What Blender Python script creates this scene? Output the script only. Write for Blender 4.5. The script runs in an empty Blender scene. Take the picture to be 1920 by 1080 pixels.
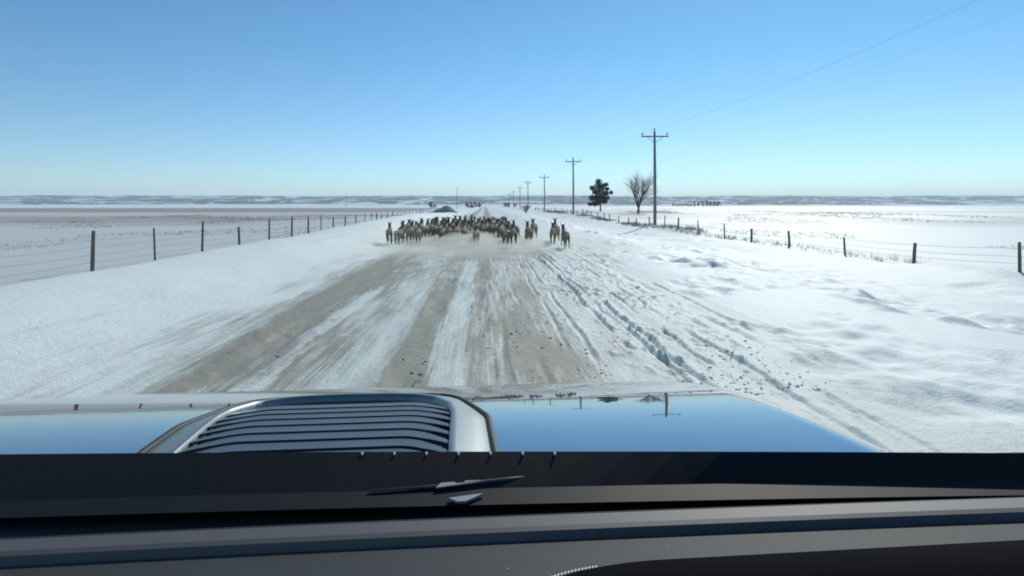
import bpy, bmesh, math, random
import numpy as np
from mathutils import Vector, Matrix

random.seed(7)
rng = np.random.default_rng(7)
R = math.radians
sc = bpy.context.scene
C = sc.collection

# ------------------------------------------------------------------ camera, sky, sun, exposure
CAM_H = 2.10
cam_d = bpy.data.cameras.new('camera')
cam_d.sensor_width = 36.0
cam_d.lens = 36.0 * 1100 / 1920
cam_d.shift_x = 50 / 1920
cam_d.shift_y = -155 / 1920
cam_d.clip_start = 0.05
cam_d.clip_end = 20000
cam = bpy.data.objects.new('camera', cam_d)
C.objects.link(cam)
cam.location = (0, 0, CAM_H)
cam.rotation_euler = (R(90), 0, 0)
sc.camera = cam

SUN_EL, SUN_AZ = 34.0, 27.0          # azimuth clockwise from +Y (ahead), to the right
world = bpy.data.worlds.new('World')
sc.world = world
world.use_nodes = True
wn = world.node_tree
sky = wn.nodes.new('ShaderNodeTexSky')
sky.sky_type = 'NISHITA'
sky.sun_disc = False
sky.sun_elevation = R(SUN_EL)
sky.sun_rotation = R(SUN_AZ)
sky.altitude = 900
sky.air_density = 1.0
sky.dust_density = 0.1
sky.ozone_density = 1.0
bg = wn.nodes['Background']
bg.inputs['Strength'].default_value = 0.115
tint = wn.nodes.new('ShaderNodeMix')          # the clear cold blue of the photograph's white balance
tint.data_type = 'RGBA'; tint.blend_type = 'MULTIPLY'
tint.inputs[0].default_value = 1.0
tint.inputs[7].default_value = (0.52, 0.835, 1.01, 1)
gco = wn.nodes.new('ShaderNodeTexCoord'); gsx = wn.nodes.new('ShaderNodeSeparateXYZ'); gr_ = wn.nodes.new('ShaderNodeValToRGB')
wn.links.new(gco.outputs['Generated'], gsx.inputs[0]); wn.links.new(gsx.outputs[2], gr_.inputs[0])
gr_.color_ramp.elements[0].position = 0.02; gr_.color_ramp.elements[0].color = (0.63, 0.815, 1.0, 1)
gr_.color_ramp.elements[1].position = 0.26; gr_.color_ramp.elements[1].color = (0.505, 0.85, 1.0, 1)
wn.links.new(gr_.outputs[0], tint.inputs[7])
wn.links.new(sky.outputs[0], tint.inputs[6])
wn.links.new(tint.outputs[2], bg.inputs['Color'])

sun_d = bpy.data.lights.new('sun', 'SUN')
sun_d.energy = 3.1
sun_d.angle = R(0.53)
sun_d.color = (1.0, 0.965, 0.88)
sun = bpy.data.objects.new('sun', sun_d)
C.objects.link(sun)
sdir = Vector((math.sin(R(SUN_AZ)) * math.cos(R(SUN_EL)), math.cos(R(SUN_AZ)) * math.cos(R(SUN_EL)), math.sin(R(SUN_EL))))
sun.rotation_euler = (-sdir).to_track_quat('-Z', 'Y').to_euler()

sc.view_settings.view_transform = 'Standard'
sc.view_settings.look = 'None'
sc.view_settings.gamma = 1
sc.view_settings.exposure = 0.0
sc.view_settings.use_curve_mapping = False
sc.render.engine = 'CYCLES'
sc.cycles.use_denoising = True
sc.cycles.filter_width = 1.9
sc.cycles.max_bounces = 6
sc.cycles.volume_bounces = 3
sc.cycles.transparent_max_bounces = 8
sc.cycles.volume_step_rate = 2.0
sc.cycles.volume_max_steps = 256

# ------------------------------------------------------------------ helpers
def smooth(x, a, b):
    t = np.clip((np.asarray(x, float) - a) / (b - a), 0, 1)
    return t * t * (3 - 2 * t)

def _hash(ix, iy, s):
    h = (ix.astype(np.int64) * 374761393 + iy.astype(np.int64) * 668265263 + s * 1442695041) & 0xFFFFFFFF
    h = ((h ^ (h >> 13)) * 1274126177) & 0xFFFFFFFF
    h = h ^ (h >> 16)
    return (h & 0xFFFFFF) / float(0xFFFFFF)

def vnoise(x, y, s=0):
    x = np.asarray(x, float); y = np.asarray(y, float)
    x, y = np.broadcast_arrays(x, y)
    ix = np.floor(x); iy = np.floor(y)
    fx = x - ix; fy = y - iy
    fx = fx * fx * (3 - 2 * fx); fy = fy * fy * (3 - 2 * fy)
    a = _hash(ix, iy, s); b = _hash(ix + 1, iy, s)
    c = _hash(ix, iy + 1, s); d = _hash(ix + 1, iy + 1, s)
    return (a * (1 - fx) + b * fx) * (1 - fy) + (c * (1 - fx) + d * fx) * fy

def fbm(x, y, s=0, o=4, g=0.5):
    v = 0; a = 1; t = 0
    for k in range(o):
        v = v + a * vnoise(np.asarray(x) * 2 ** k + 17.3 * k, np.asarray(y) * 2 ** k + 9.1 * k, s + k)
        t += a; a *= g
    return v / t

def link(name, me, mat=None, parent=None):
    o = bpy.data.objects.new(name, me)
    C.objects.link(o)
    if mat is not None and not me.materials:
        me.materials.append(mat)
    if parent is not None:
        o.parent = parent
    return o

def from_bm(name, bm, mat=None, parent=None, smooth_=False, nrm=False):
    me = bpy.data.meshes.new(name)
    if nrm:
        bmesh.ops.recalc_face_normals(bm, faces=bm.faces)
    bm.to_mesh(me); bm.free()
    if smooth_:
        me.polygons.foreach_set('use_smooth', [True] * len(me.polygons))
    return link(name, me, mat, parent)

def root(name, label, cat, loc=(0, 0, 0), rz=0, group=None):
    o = bpy.data.objects.new(name, None)
    o.empty_display_size = 0.3
    C.objects.link(o)
    o.location = loc; o.rotation_euler = (0, 0, rz)
    tag(o, label, cat, group)
    return o

def tag(o, label, cat, group=None):
    o['label'] = label; o['category'] = cat
    if group: o['group'] = group

def box(bm, c, s, rot=None):
    m = Matrix.Translation(c)
    if rot is not None: m = m @ rot
    r = bmesh.ops.create_cube(bm, size=1, matrix=m @ Matrix.Diagonal((s[0], s[1], s[2], 1)))
    return r['verts']

def tube(bm, pts, radii, n=6, cap=True):
    pts = [Vector(p) for p in pts]
    if not hasattr(radii, '__len__'): radii = [radii] * len(pts)
    rings = []
    prev = None
    for i, p in enumerate(pts):
        d = (pts[min(i + 1, len(pts) - 1)] - pts[max(i - 1, 0)]).normalized()
        if prev is None:
            u = d.orthogonal().normalized()
        else:
            u = (prev - d * prev.dot(d))
            u = u.normalized() if u.length > 1e-6 else d.orthogonal().normalized()
        prev = u
        v = d.cross(u)
        rings.append([bm.verts.new(p + (u * math.cos(2 * math.pi * k / n) + v * math.sin(2 * math.pi * k / n)) * radii[i]) for k in range(n)])
    for a, b in zip(rings, rings[1:]):
        for k in range(n):
            bm.faces.new((a[k], a[(k + 1) % n], b[(k + 1) % n], b[k]))
    if cap:
        bm.faces.new(rings[0][::-1]); bm.faces.new(rings[-1])

def grid_mesh(name, X, Y, Z, attrs=None, mask=None, flip=False):
    ny, nx = X.shape
    co = np.stack([X, Y, Z], -1).reshape(-1, 3)
    idx = np.arange(ny * nx).reshape(ny, nx)
    q = np.stack([idx[:-1, :-1], idx[:-1, 1:], idx[1:, 1:], idx[1:, :-1]], -1).reshape(-1, 4)
    if flip: q = q[:, ::-1]
    if mask is not None: q = q[mask.reshape(-1)]
    used = np.unique(q)
    remap = np.zeros(len(co), np.int64); remap[used] = np.arange(len(used))
    q = remap[q]
    me = bpy.data.meshes.new(name)
    me.vertices.add(len(used)); me.vertices.foreach_set('co', co[used].astype(np.float32).ravel())
    me.loops.add(q.size); me.loops.foreach_set('vertex_index', q.astype(np.int32).ravel())
    me.polygons.add(len(q))
    me.polygons.foreach_set('loop_start', np.arange(0, q.size, 4, dtype=np.int32))
    me.polygons.foreach_set('use_smooth', np.ones(len(q), bool))
    me.update(calc_edges=True)
    for k, v in (attrs or {}).items():
        at = me.attributes.new(k, 'FLOAT', 'POINT')
        at.data.foreach_set('value', np.ascontiguousarray(v.reshape(-1)[used], dtype=np.float32))
    return me

class NT:
    def __init__(s, name):
        s.m = bpy.data.materials.new(name); s.m.use_nodes = True
        s.t = s.m.node_tree; s.p = s.t.nodes['Principled BSDF']; s.out = s.t.nodes['Material Output']
    def n(s, typ, **kw):
        nd = s.t.nodes.new(typ)
        for k, v in kw.items(): setattr(nd, k, v)
        return nd
    def l(s, a, b): s.t.links.new(a, b)
    def coord(s, scale=(1, 1, 1)):
        tc = s.n('ShaderNodeTexCoord'); mp = s.n('ShaderNodeMapping')
        mp.inputs['Scale'].default_value = scale
        s.l(tc.outputs['Object'], mp.inputs['Vector'])
        return mp.outputs[0]
    def noise(s, scale, detail=4, rough=0.55, vec=None):
        nd = s.n('ShaderNodeTexNoise'); nd.inputs['Scale'].default_value = scale
        nd.inputs['Detail'].default_value = detail; nd.inputs['Roughness'].default_value = rough
        s.l(vec if vec is not None else s.coord(), nd.inputs['Vector'])
        return nd.outputs['Fac']
    def ramp(s, fac, stops):
        r = s.n('ShaderNodeValToRGB')
        e = r.color_ramp.elements
        while len(e) < len(stops): e.new(0.5)
        for q, (p, c) in zip(e, stops):
            q.position = p; q.color = (c, c, c, 1) if not hasattr(c, '__len__') else (*c, 1)
        s.l(fac, r.inputs[0]); return r.outputs[0]
    def mix(s, fac, a, b):
        m = s.n('ShaderNodeMix', data_type='RGBA')
        for sock, v in ((m.inputs[0], fac), (m.inputs[6], a), (m.inputs[7], b)):
            if isinstance(v, (tuple, list)): sock.default_value = (*v, 1)
            elif isinstance(v, (int, float)): sock.default_value = v
            else: s.l(v, sock)
        return m.outputs[2]
    def math(s, op, a, b=0.0, clamp=False):
        m = s.n('ShaderNodeMath', operation=op); m.use_clamp = clamp
        for sock, v in zip(m.inputs, (a, b)):
            if isinstance(v, (int, float)): sock.default_value = v
            else: s.l(v, sock)
        return m.outputs[0]
    def attr(s, name):
        a = s.n('ShaderNodeAttribute', attribute_name=name); return a.outputs['Fac']
    def bump(s, h, strength=0.3, dist=0.02):
        b = s.n('ShaderNodeBump'); b.inputs['Strength'].default_value = strength; b.inputs['Distance'].default_value = dist
        s.l(h, b.inputs['Height']); s.l(b.outputs[0], s.p.inputs['Normal'])
    def set(s, **kw):
        for k, v in kw.items():
            k = k.replace('_', ' ')
            k = {'Base Color': 'Base Color', 'IOR': 'IOR'}.get(k, k)
            sock = s.p.inputs[k]
            if isinstance(v, (tuple, list)): sock.default_value = (*v, 1)
            elif isinstance(v, (int, float)): sock.default_value = v
            else: s.l(v, sock)
        return s.m

def simple(name, col, rough=0.6, var=0.25, scale=8, metallic=0.0, bump=0.0, **kw):
    t = NT(name)
    f = t.noise(scale, 5)
    c = t.mix(f, tuple(x * (1 - var) for x in col), tuple(min(1, x * (1 + var)) for x in col))
    if bump: t.bump(f, bump, 0.01)
    return t.set(Base_Color=c, Roughness=rough, Metallic=metallic, **kw)

# ------------------------------------------------------------------ materials
def snow_material(name, lo=(0.76, 0.82, 0.76), hi=(0.84, 0.88, 0.82)):
    t = NT(name)
    dirt = t.attr('dirt'); stub = t.attr('stubble')
    fine = t.noise(5.0, 6, 0.62)
    streak = t.noise(1.0, 5, 0.6, t.coord((7.0, 0.55, 1.0)))
    big = t.noise(0.25, 4)
    line = t.noise(1.0, 4, 0.65, t.coord((24.0, 0.42, 1.0)))
    k = t.math('ADD', t.math('MULTIPLY', t.math('SUBTRACT', fine, 0.5), 0.95), t.math('MULTIPLY', t.math('SUBTRACT', streak, 0.5), 1.2))
    snow = t.mix(big, lo, hi)
    k = t.math('ADD', k, t.math('MULTIPLY', t.math('SUBTRACT', t.noise(2.2, 5, 0.6, t.coord((3.0, 0.35, 1.0))), 0.5), 1.3))
    k = t.math('ADD', k, t.math('MULTIPLY', t.math('SUBTRACT', line, 0.5), 2.0))
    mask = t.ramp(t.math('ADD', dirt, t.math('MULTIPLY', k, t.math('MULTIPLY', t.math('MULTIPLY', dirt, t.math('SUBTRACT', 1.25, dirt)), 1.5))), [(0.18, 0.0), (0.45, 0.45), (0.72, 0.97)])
    grit = t.ramp(t.noise(55, 3, 0.7), [(0.66, 0.0), (0.76, 1.0)])
    gm = t.math('MULTIPLY', grit, t.math('MULTIPLY', dirt, 0.6), clamp=True)
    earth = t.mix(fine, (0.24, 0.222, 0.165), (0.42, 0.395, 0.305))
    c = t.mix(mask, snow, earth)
    c = t.mix(gm, c, (0.12, 0.10, 0.085))
    sm = t.math('MULTIPLY', stub, t.math('ADD', t.noise(0.06, 5, 0.6, t.coord((0.25, 1.6, 1))), 0.45), clamp=True)
    c = t.mix(sm, c, (0.34, 0.27, 0.23))
    h = t.math('ADD', t.math('MULTIPLY', t.noise(9, 6, 0.65), 1.0), t.math('MULTIPLY', t.noise(40, 4, 0.6), 0.35))
    t.bump(h, 0.45, 0.05)
    rough = t.mix(mask, (0.55,) * 3, (0.85,) * 3)
    return t.set(Base_Color=c, Roughness=0.6, Specular_IOR_Level=0.25)

M_SNOW = snow_material('snow')
M_ROAD = snow_material('packed_snow_road', (0.66, 0.72, 0.65), (0.75, 0.79, 0.715))

def hill_material():
    t = NT('snowy_badland')
    sl = t.attr('scrub')
    n1 = t.noise(0.018, 6, 0.62, t.coord((0.45, 1.0, 2.5)))
    m = t.math('ADD', sl, t.math('MULTIPLY', t.math('SUBTRACT', n1, 0.5), 2.2))
    m = t.ramp(m, [(0.36, 0.0), (0.56, 1.0)])
    c = t.mix(m, (0.78, 0.82, 0.82), (0.045, 0.065, 0.062))
    return t.set(Base_Color=c, Roughness=0.85, Specular_IOR_Level=0.1)
M_HILL = hill_material()
M_POLE = simple('weathered_pole_wood', (0.215, 0.18, 0.145), 0.85, 0.35, 6, bump=0.3)
M_POST = simple('grey_post_wood', (0.17, 0.14, 0.115), 0.9, 0.35, 9, bump=0.3)
M_WIRE = simple('galvanised_wire', (0.22, 0.22, 0.22), 0.5, 0.2, 5, 0.6)
M_CABLE = simple('dull_cable', (0.12, 0.12, 0.12), 0.6, 0.2, 5)
M_INS = simple('ceramic_insulator', (0.22, 0.20, 0.19), 0.25, 0.1, 5)
M_BARK = simple('bark', (0.10, 0.075, 0.06), 0.9, 0.35, 5, bump=0.4)
M_TWIG = simple('twig_bark', (0.125, 0.10, 0.08), 0.9, 0.3, 5)
M_RED_TWIG = simple('red_brown_twigs', (0.17, 0.10, 0.085), 0.9, 0.3, 5)
M_NEEDLE = simple('pine_needles', (0.052, 0.050, 0.036), 0.75, 0.5, 1.2)
M_DRY = simple('dry_grass', (0.30, 0.245, 0.16), 0.9, 0.35, 3)
M_MOUND = simple('frosted_gravel', (0.26, 0.26, 0.26), 0.9, 0.35, 1.5, bump=0.6)

# ------------------------------------------------------------------ terrain
def bank_h(y):
    return np.interp(y, [-20, 5, 18, 30, 44, 62, 78, 92, 125, 170, 400], [0.62, 0.64, 0.70, 0.84, 1.04, 1.16, 1.20, 0.98, 0.62, 0.32, 0.2])

def height(X, Y):
    X = np.asarray(X, float); Y = np.asarray(Y, float)
    X, Y = np.broadcast_arrays(X, Y)
    z = np.zeros(X.shape)
    # left snow bank thrown up by the plough, then the drop to the field
    crest = -8.5 + 0.5 * (fbm(Y / 9, 0 * Y, 3, 3) - 0.5)
    bh = bank_h(Y) * (0.92 + 0.22 * (fbm(Y / 4.0, X / 6, 5, 3) - 0.5))
    up = smooth(-X, 3.8, -crest) ** 1.25
    dn = smooth(-X, -crest, 11.2)
    z = z + np.where(-X < -crest, up * bh, bh - dn * (bh + 0.30))
    # right shoulder, ditch and field
    z = z + 0.10 * smooth(X, 4.2, 6.0) - 0.34 * smooth(X, 7.0, 10.5) + 0.22 * smooth(X, 11.5, 15) 
    z = z + np.where(X > 4, smooth(X, 4, 13) * 0.42 * smooth(Y, 55, 115), 0)
    z = z + 0.25 * smooth(X, 16, 30) * smooth(Y, 40, 100)
    # broad undulation away from the road
    off = smooth(np.abs(X), 9, 26)
    z = z + off * 0.30 * (fbm(X / 24, Y / 30, 11, 3) - 0.5)
    side = smooth(np.abs(X - 0.3), 3.6, 6.5)
    z = z + smooth(X, 3.6, 4.6) * (1 - smooth(X, 12, 18)) * 0.20 * (fbm(X / 0.42, Y / 0.75, 23, 3) - 0.5) * smooth(fbm(X / 1.9, Y / 3.0, 25, 3), .40, .56) * (1 - smooth(Y, 45, 70))
    z = z + side * 0.12 * (fbm(X / 2.2, Y / 2.8, 21, 4) - 0.5) 
    wind = smooth(X, 5.0, 6.5) * (1 - smooth(X, 9.5, 12))
    z = z + wind * 0.26 * np.maximum(fbm(X / 0.8, Y / 1.1, 31, 3) - 0.50, 0) * smooth(fbm(X / 3, Y / 5, 77, 2), 0.45, 0.62) * 2.2
    # drifts piled at the right-hand fence
    z = z + 0.30 * np.exp(-((X - 15.6 - 0.5 * (fbm(Y / 7, X * 0, 8, 2) - .5)) / 0.9) ** 2) * smooth(fbm(Y / 6, X * 0, 9, 2), 0.4, 0.7)
    # road relief
    near = 1 - smooth(Y, 60, 110)
    w = (fbm(Y / 5.0, Y * 0, 41, 3) - 0.5)
    ro = np.zeros(X.shape)
    for xc, d, sg, q in ((2.10, .075, .040, 1), (2.34, .055, .032, 2), (2.52, .06, .045, 11), (2.95, .05, .038, 3), (3.35, .04, .045, 4), (3.75, .045, .04, 15), (4.45, .04, .045, 16), (1.52, .03, .035, 13), (1.22, .025, .035, 5), (0.70, .022, .030, 6), (0.30, .022, .030, 7), (0.05, .02, .035, 14), (-0.14, .022, .10, 8), (-1.0, .022, .16, 9), (-3.2, .035, .20, 10), (4.1, .035, .07, 12)):
        xx = X - xc - 0.30 * w * (1 if xc > 1.8 else 0.25) - 0.16 * (fbm(Y / 1.6, Y * 0, 50 + q, 3) - 0.5)
        m = smooth(fbm(Y / 1.5, Y * 0 + q, 60 + q, 3), 0.30, 0.66) * (0.6 + 0.8 * vnoise(X / 0.12, Y / 0.25, 90 + q))
        d = d * 0.85
        ro -= d * m * np.exp(-(xx / sg) ** 4)
        ro += d * 0.65 * m * np.exp(-((xx - sg * 2.0) / (sg * 1.1)) ** 2) * 1.9 * vnoise(X / 0.08, Y / 0.11, 70 + q) ** 2
        ro += d * 0.45 * m * np.exp(-((xx + sg * 2.0) / (sg * 1.1)) ** 2) * 1.9 * vnoise(X / 0.08, Y / 0.11, 170 + q) ** 2
    rough = smooth(X, 0.9, 2.1) * (1 - smooth(X, 3.6, 4.8))
    ch = np.maximum(fbm(X / 0.13, Y / 0.20, 81, 3) - 0.53, 0)
    ro += rough * 0.17 * ch * smooth(fbm(X / 0.7, Y / 1.6, 85, 2), 0.42, 0.62)
    on = smooth(X, -4.2, -3.6) * (1 - smooth(X, 4.2, 5.2))
    ro += on * 0.035 * (fbm(X / 0.35, Y / 0.9, 88, 4) - 0.5)
    z = z + ro * near
    # the farther land lies flat and then climbs to the hills
    return z

def dirt_map(X, Y):
    wob = 0.16 * (fbm(Y / 3.5, Y * 0, 101, 3) - 0.5)
    x = X + wob + 0.09 * (fbm(X / 0.4, Y / 1.3, 107, 3) - 0.5)
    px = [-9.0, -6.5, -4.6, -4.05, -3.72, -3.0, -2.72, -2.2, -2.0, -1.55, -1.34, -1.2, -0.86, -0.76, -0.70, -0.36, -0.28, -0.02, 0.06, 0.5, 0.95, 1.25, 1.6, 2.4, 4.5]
    py = [0.0, 0.15, 0.30, 0.40, 1.0, 0.92, 0.56, 0.50, 0.40, 0.38, 0.60, 0.84, 0.78, 0.54, 0.30, 0.30, 0.82, 0.88, 0.66, 0.62, 0.68, 0.58, 0.42, 0.27, 0.10]  # far-left values grey the bank's road-facing side, fading towards the crest
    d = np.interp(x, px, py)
    # along-road variation of the dirty left edge and the middle
    l = smooth(fbm(X / 1.2, Y / 4.2, 111, 3), 0.30, 0.62)
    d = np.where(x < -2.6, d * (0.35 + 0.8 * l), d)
    patch = np.exp(-((X - 1.05) / 0.42) ** 2 - ((Y - 8.3) / 1.1) ** 2) * 0.6
    patch += np.exp(-((X - 0.55) / 0.5) ** 2 - ((Y - 10.3) / 1.8) ** 2) * 0.35
    d = d + patch * (0.6 + 0.8 * fbm(X / .3, Y / .5, 131, 3))
    b = smooth(fbm(X / 0.5, Y / 3.0, 121, 3), 0.32, 0.68)
    d = d * (0.70 + 0.55 * b)
    # churned road under and beyond the herd
    herd = smooth(Y, 17, 27) * (1 - smooth(Y, 52, 60)) * smooth(X, -4.6, -3.4) * (1 - smooth(X, 1.8, 4.0))
    d = np.maximum(d, herd * 0.92 * (0.5 + fbm(X / 1.2, Y / 2, 141, 3)))
    far = smooth(Y, 58, 80)
    tr = 0.75 * np.exp(-((X - 0.35) / 0.8) ** 2) + 0.55 * np.exp(-((X + 2.6) / 0.9) ** 2) + 0.15
    dfar = tr * smooth(X, -4.4, -3.2) * (1 - smooth(X, 2.4, 4.2))
    return np.clip(d * (1 - far) + dfar * far, 0, 1)

def stubble_map(X, Y):
    left = smooth(-X, 18, 40)
    s = left * (0.95 * smooth(Y, 170, 230) * (1 - smooth(Y, 420, 640)) + 0.42 * smooth(-X, 10, 20) * smooth(Y, 60, 90) * (1 - smooth(Y, 170, 230)))
    s = s + 0.36 * smooth(-X, 10, 14) * (1 - smooth(Y, 100, 160))
    right = smooth(X, 22, 30) * np.exp(-((Y - 118 - X * .1) / 12) ** 2) * 0.45
    patch = smooth(X, 17, 24) * 0.5 * smooth(fbm(X / 26, Y / 34, 151, 4), 0.46, 0.66) * (1 - smooth(Y, 260, 420))
    return np.clip(s + right + patch, 0, 1)

def grow(a, step, k, end):
    out = [a]; s = step
    while out[-1] < end:
        out.append(out[-1] + s); s *= k
    return out
xr = grow(11.0, 0.10, 1.09, 6500)
xl = [-v for v in grow(11.5, 0.10, 1.09, 6500)][::-1]
xs = np.array(xl[:-1] + list(np.arange(-11.5, -4.4, 0.10)) + list(np.arange(-4.4, 1.0, 0.045)) + list(np.arange(1.0, 3.7, 0.026)) + list(np.arange(3.7, 5.2, 0.045)) + list(np.arange(5.2, 10.95, 0.075)) + xr)
ys = np.array(list(np.arange(-40, 5.4, 1.0)) + list(np.arange(5.5, 15, 0.05)) + list(np.arange(15, 34, 0.11)) + list(np.arange(34, 62, 0.25)) + grow(62, 0.3, 1.035, 7500))
GX, GY = np.meshgrid(xs, ys)
GZ = height(GX, GY)
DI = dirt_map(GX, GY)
ST = stubble_map(GX, GY)
cx = 0.5 * (xs[:-1] + xs[1:])
on_road = (cx > -4.3) & (cx < 4.9)
cy = 0.5 * (ys[:-1] + ys[1:])
rm = np.outer(cy < 900, on_road)
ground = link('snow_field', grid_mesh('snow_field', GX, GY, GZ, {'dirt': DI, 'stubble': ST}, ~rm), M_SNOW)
ground['kind'] = 'structure'
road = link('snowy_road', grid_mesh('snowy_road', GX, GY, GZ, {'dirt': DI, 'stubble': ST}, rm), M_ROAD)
road['kind'] = 'structure'
def gz(x, y): return float(height(np.array([x]), np.array([y]))[0])

# far hills: low snowy ridges with scrubby breaks
hx = np.arange(-5200, 5200, 13.0); hy = np.array(grow(820, 13, 1.012, 4300))
HX, HY = np.meshgrid(hx, hy)
def hill_z(X, Y):
    a = smooth(Y, 850, 1600) * 7 * fbm(X / 420, Y / 260, 201, 4)
    b = smooth(Y, 1500, 2300) * 15 * (0.55 + 0.45 * fbm(X / 330, Y / 240, 211, 5))
    e = smooth(Y, 2500, 3300) * (30 + 8 * (fbm(X / 700, Y / 900, 221, 3) - .5))
    g = np.abs(fbm(X / 130, Y / 190, 231, 4) - 0.5) * 2
    cut = smooth(Y, 1300, 2200) * 14 * (1 - smooth(g, 0.0, 0.30))
    plate = (a + b + e) * 1.22
    return np.maximum(plate - cut * (1 - smooth(plate, 44, 56)), -0.5) - 0.6 * (1 - smooth(Y, 850, 1000))
HZ = hill_z(HX, HY)
gyy = np.gradient(HZ, axis=0) / np.gradient(HY, axis=0)
gxx = np.gradient(HZ, axis=1) / 13.0
scr = np.clip(0.16 + 3.4 * np.sqrt(gyy ** 2 + gxx ** 2), 0, 0.75) * smooth(HY, 900, 1300)
hills = link('hills', grid_mesh('hills', HX, HY, HZ, {'scrub': scr}), M_HILL)
hills['kind'] = 'structure'

# ------------------------------------------------------------------ pickup truck the picture is taken from (x right, y ahead)
S = 0.78
TRUCK_RZ = R(5.0)
truck = root('pickup_truck', 'grey-blue pickup truck seen from its own cab, glossy hood with louvred scoop and dark dashboard', 'pickup truck', (1.60 * S * math.sin(TRUCK_RZ), 0, 0), TRUCK_RZ)

def tp(x, y, drop): return Vector((x * S, y * S, CAM_H - drop * S))

def paint():
    t = NT('glossy_grey_paint')
    f = t.noise(300, 2)
    c = t.mix(f, (0.33, 0.36, 0.385), (0.37, 0.40, 0.425))
    dust = t.noise(3.0, 6, 0.65)
    r = t.ramp(dust, [(0.3, 0.012), (0.8, 0.05)])
    film = t.ramp(t.noise(1.6, 7, 0.7), [(0.45, 0.90), (0.75, 0.80)])
    t.bump(t.noise(2.2, 2, 0.5), 0.02, 0.01)
    return t.set(Base_Color=c, Metallic=film, Roughness=r)
M_PAINT = paint()
M_SILVER = simple('satin_silver_trim', (0.27, 0.29, 0.28), 0.38, 0.08, 60, 0.8)
M_SLAT = simple('grey_louvre_plastic', (0.058, 0.080, 0.102), 0.42, 0.10, 30)
M_BLACK = simple('black_plastic', (0.012, 0.013, 0.015), 0.55, 0.25, 30)
M_GLOSSBLACK = simple('black_glass_border', (0.006, 0.0075, 0.010), 0.62, 0.2, 6, Specular_IOR_Level=0.25)
M_RUBBER = simple('rubber_seal', (0.015, 0.022, 0.025), 0.6, 0.2, 20)
M_DASH = simple('charcoal_dash_vinyl', (0.036, 0.045, 0.044), 0.75, 0.14, 9)
def dash_vinyl():
    t = NT('charcoal_dash_vinyl')
    f = t.noise(7, 5, 0.6); g = t.noise(900, 2, 0.5)
    c = t.mix(f, (0.026, 0.032, 0.031), (0.037, 0.043, 0.041))
    c = t.mix(t.math('MULTIPLY', g, 0.35), c, (0.02, 0.025, 0.025))
    vo = t.n('ShaderNodeTexVoronoi'); vo.inputs['Scale'].default_value = 55; t.l(t.coord(), vo.inputs['Vector'])
    sp = t.math('MULTIPLY', t.ramp(vo.outputs['Distance'], [(0.05, 1.0), (0.09, 0.0)]), t.ramp(t.noise(6, 2), [(0.56, 0.0), (0.62, 1.0)]))
    c = t.mix(t.math('MULTIPLY', sp, 0.5), c, (0.35, 0.36, 0.35))
    return t.set(Base_Color=c, Roughness=0.72)
M_DASH = dash_vinyl()
M_LEDGE = simple('matt_black_ledge', (0.018, 0.020, 0.021), 0.8, 0.25, 20, Specular_IOR_Level=0.25)
M_DASH2 = simple('grey_dash_trim', (0.080, 0.077, 0.077), 0.62, 0.12, 40)
M_STITCH = simple('pale_stitching', (0.65, 0.66, 0.62), 0.6, 0.1, 40)
M_TYRE = simple('tyre_rubber', (0.02, 0.02, 0.02), 0.8, 0.2, 20)
M_CHROME = simple('bright_metal', (0.65, 0.66, 0.67), 0.2, 0.05, 20, 1.0)
M_LENS = simple('headlight_lens', (0.6, 0.62, 0.65), 0.08, 0.05, 20, 0.3)

XC = -0.42; HALF = 1.46
prof_y = np.linspace(1.12, 3.02, 96)
slope = np.interp(prof_y, [1.12, 1.40, 1.75, 2.04, 2.10, 2.46, 2.70, 2.86, 2.95, 3.02], [2.2, 3.4, 6.3, 9.0, 9.9, 13.0, 17.3, 36, 60, 80])
dz = np.tan(np.radians(slope)) * np.gradient(prof_y)
drop = np.cumsum(dz); drop = drop - np.interp(1.75, prof_y, drop) + 0.637
def hd(y): return float(np.interp(y, prof_y, drop))
def crown(x):
    u = abs(x - XC)
    return 0.03 * max(0, (u - 1.34) / 0.12) ** 2
us = np.concatenate([np.linspace(XC - HALF, XC - 1.32, 9), np.linspace(XC - 1.29, XC + 1.29, 61), np.linspace(XC + 1.32, XC + HALF, 9)])
PX, PY = np.meshgrid(us, prof_y)
PD = np.interp(PY, prof_y, drop) + np.vectorize(crown)(PX)
PY2 = PY - 0.10 * np.clip((np.abs(PX - XC) - 0.9) / 0.56, 0, 1) ** 2 * smooth(PY, 2.3, 3.0)      # the nose sweeps back at the corners
hood = link('hood', grid_mesh('hood', PX * S, PY2 * S, CAM_H - PD * S), M_PAINT, truck)
md = hood.modifiers.new('thickness', 'SOLIDIFY'); md.thickness = 0.012; md.offset = -1

# scoop: floor outline -> sloped flank -> top rim -> opening
half_out = [(0.000, 1.14), (0.004, 1.43), (0.016, 1.75), (0.012, 1.775), (-0.052, 2.04), (-0.085, 2.11), (-0.15, 2.15), (-0.26, 2.165), (XC, 2.17)]
def mirror(pts): return pts + [(2 * XC - x, y) for x, y in pts[-2::-1]]
def resample(pts, n):
    p = np.array(pts); d = np.r_[0, np.cumsum(np.hypot(*np.diff(p, axis=0).T))]
    t = np.linspace(0, d[-1], n)
    return np.stack([np.interp(t, d, p[:, 0]), np.interp(t, d, p[:, 1])], 1)
N = 81
fl = resample(mirror(half_out), N)
half_top = [(-0.105, 1.14), (-0.095, 1.43), (-0.080, 1.74), (-0.088, 1.84), (-0.135, 1.95), (-0.20, 2.005), (-0.28, 2.03), (XC, 2.04)]
tpn = resample(mirror(half_top), N)
inn = np.stack([XC + (tpn[:, 0] - XC) * 0.975, tpn[:, 1] - 0.012 * smooth(tpn[:, 1], 1.5, 1.9)], 1)
LIFT = 0.034
bm = bmesh.new()
rings = []
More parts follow.
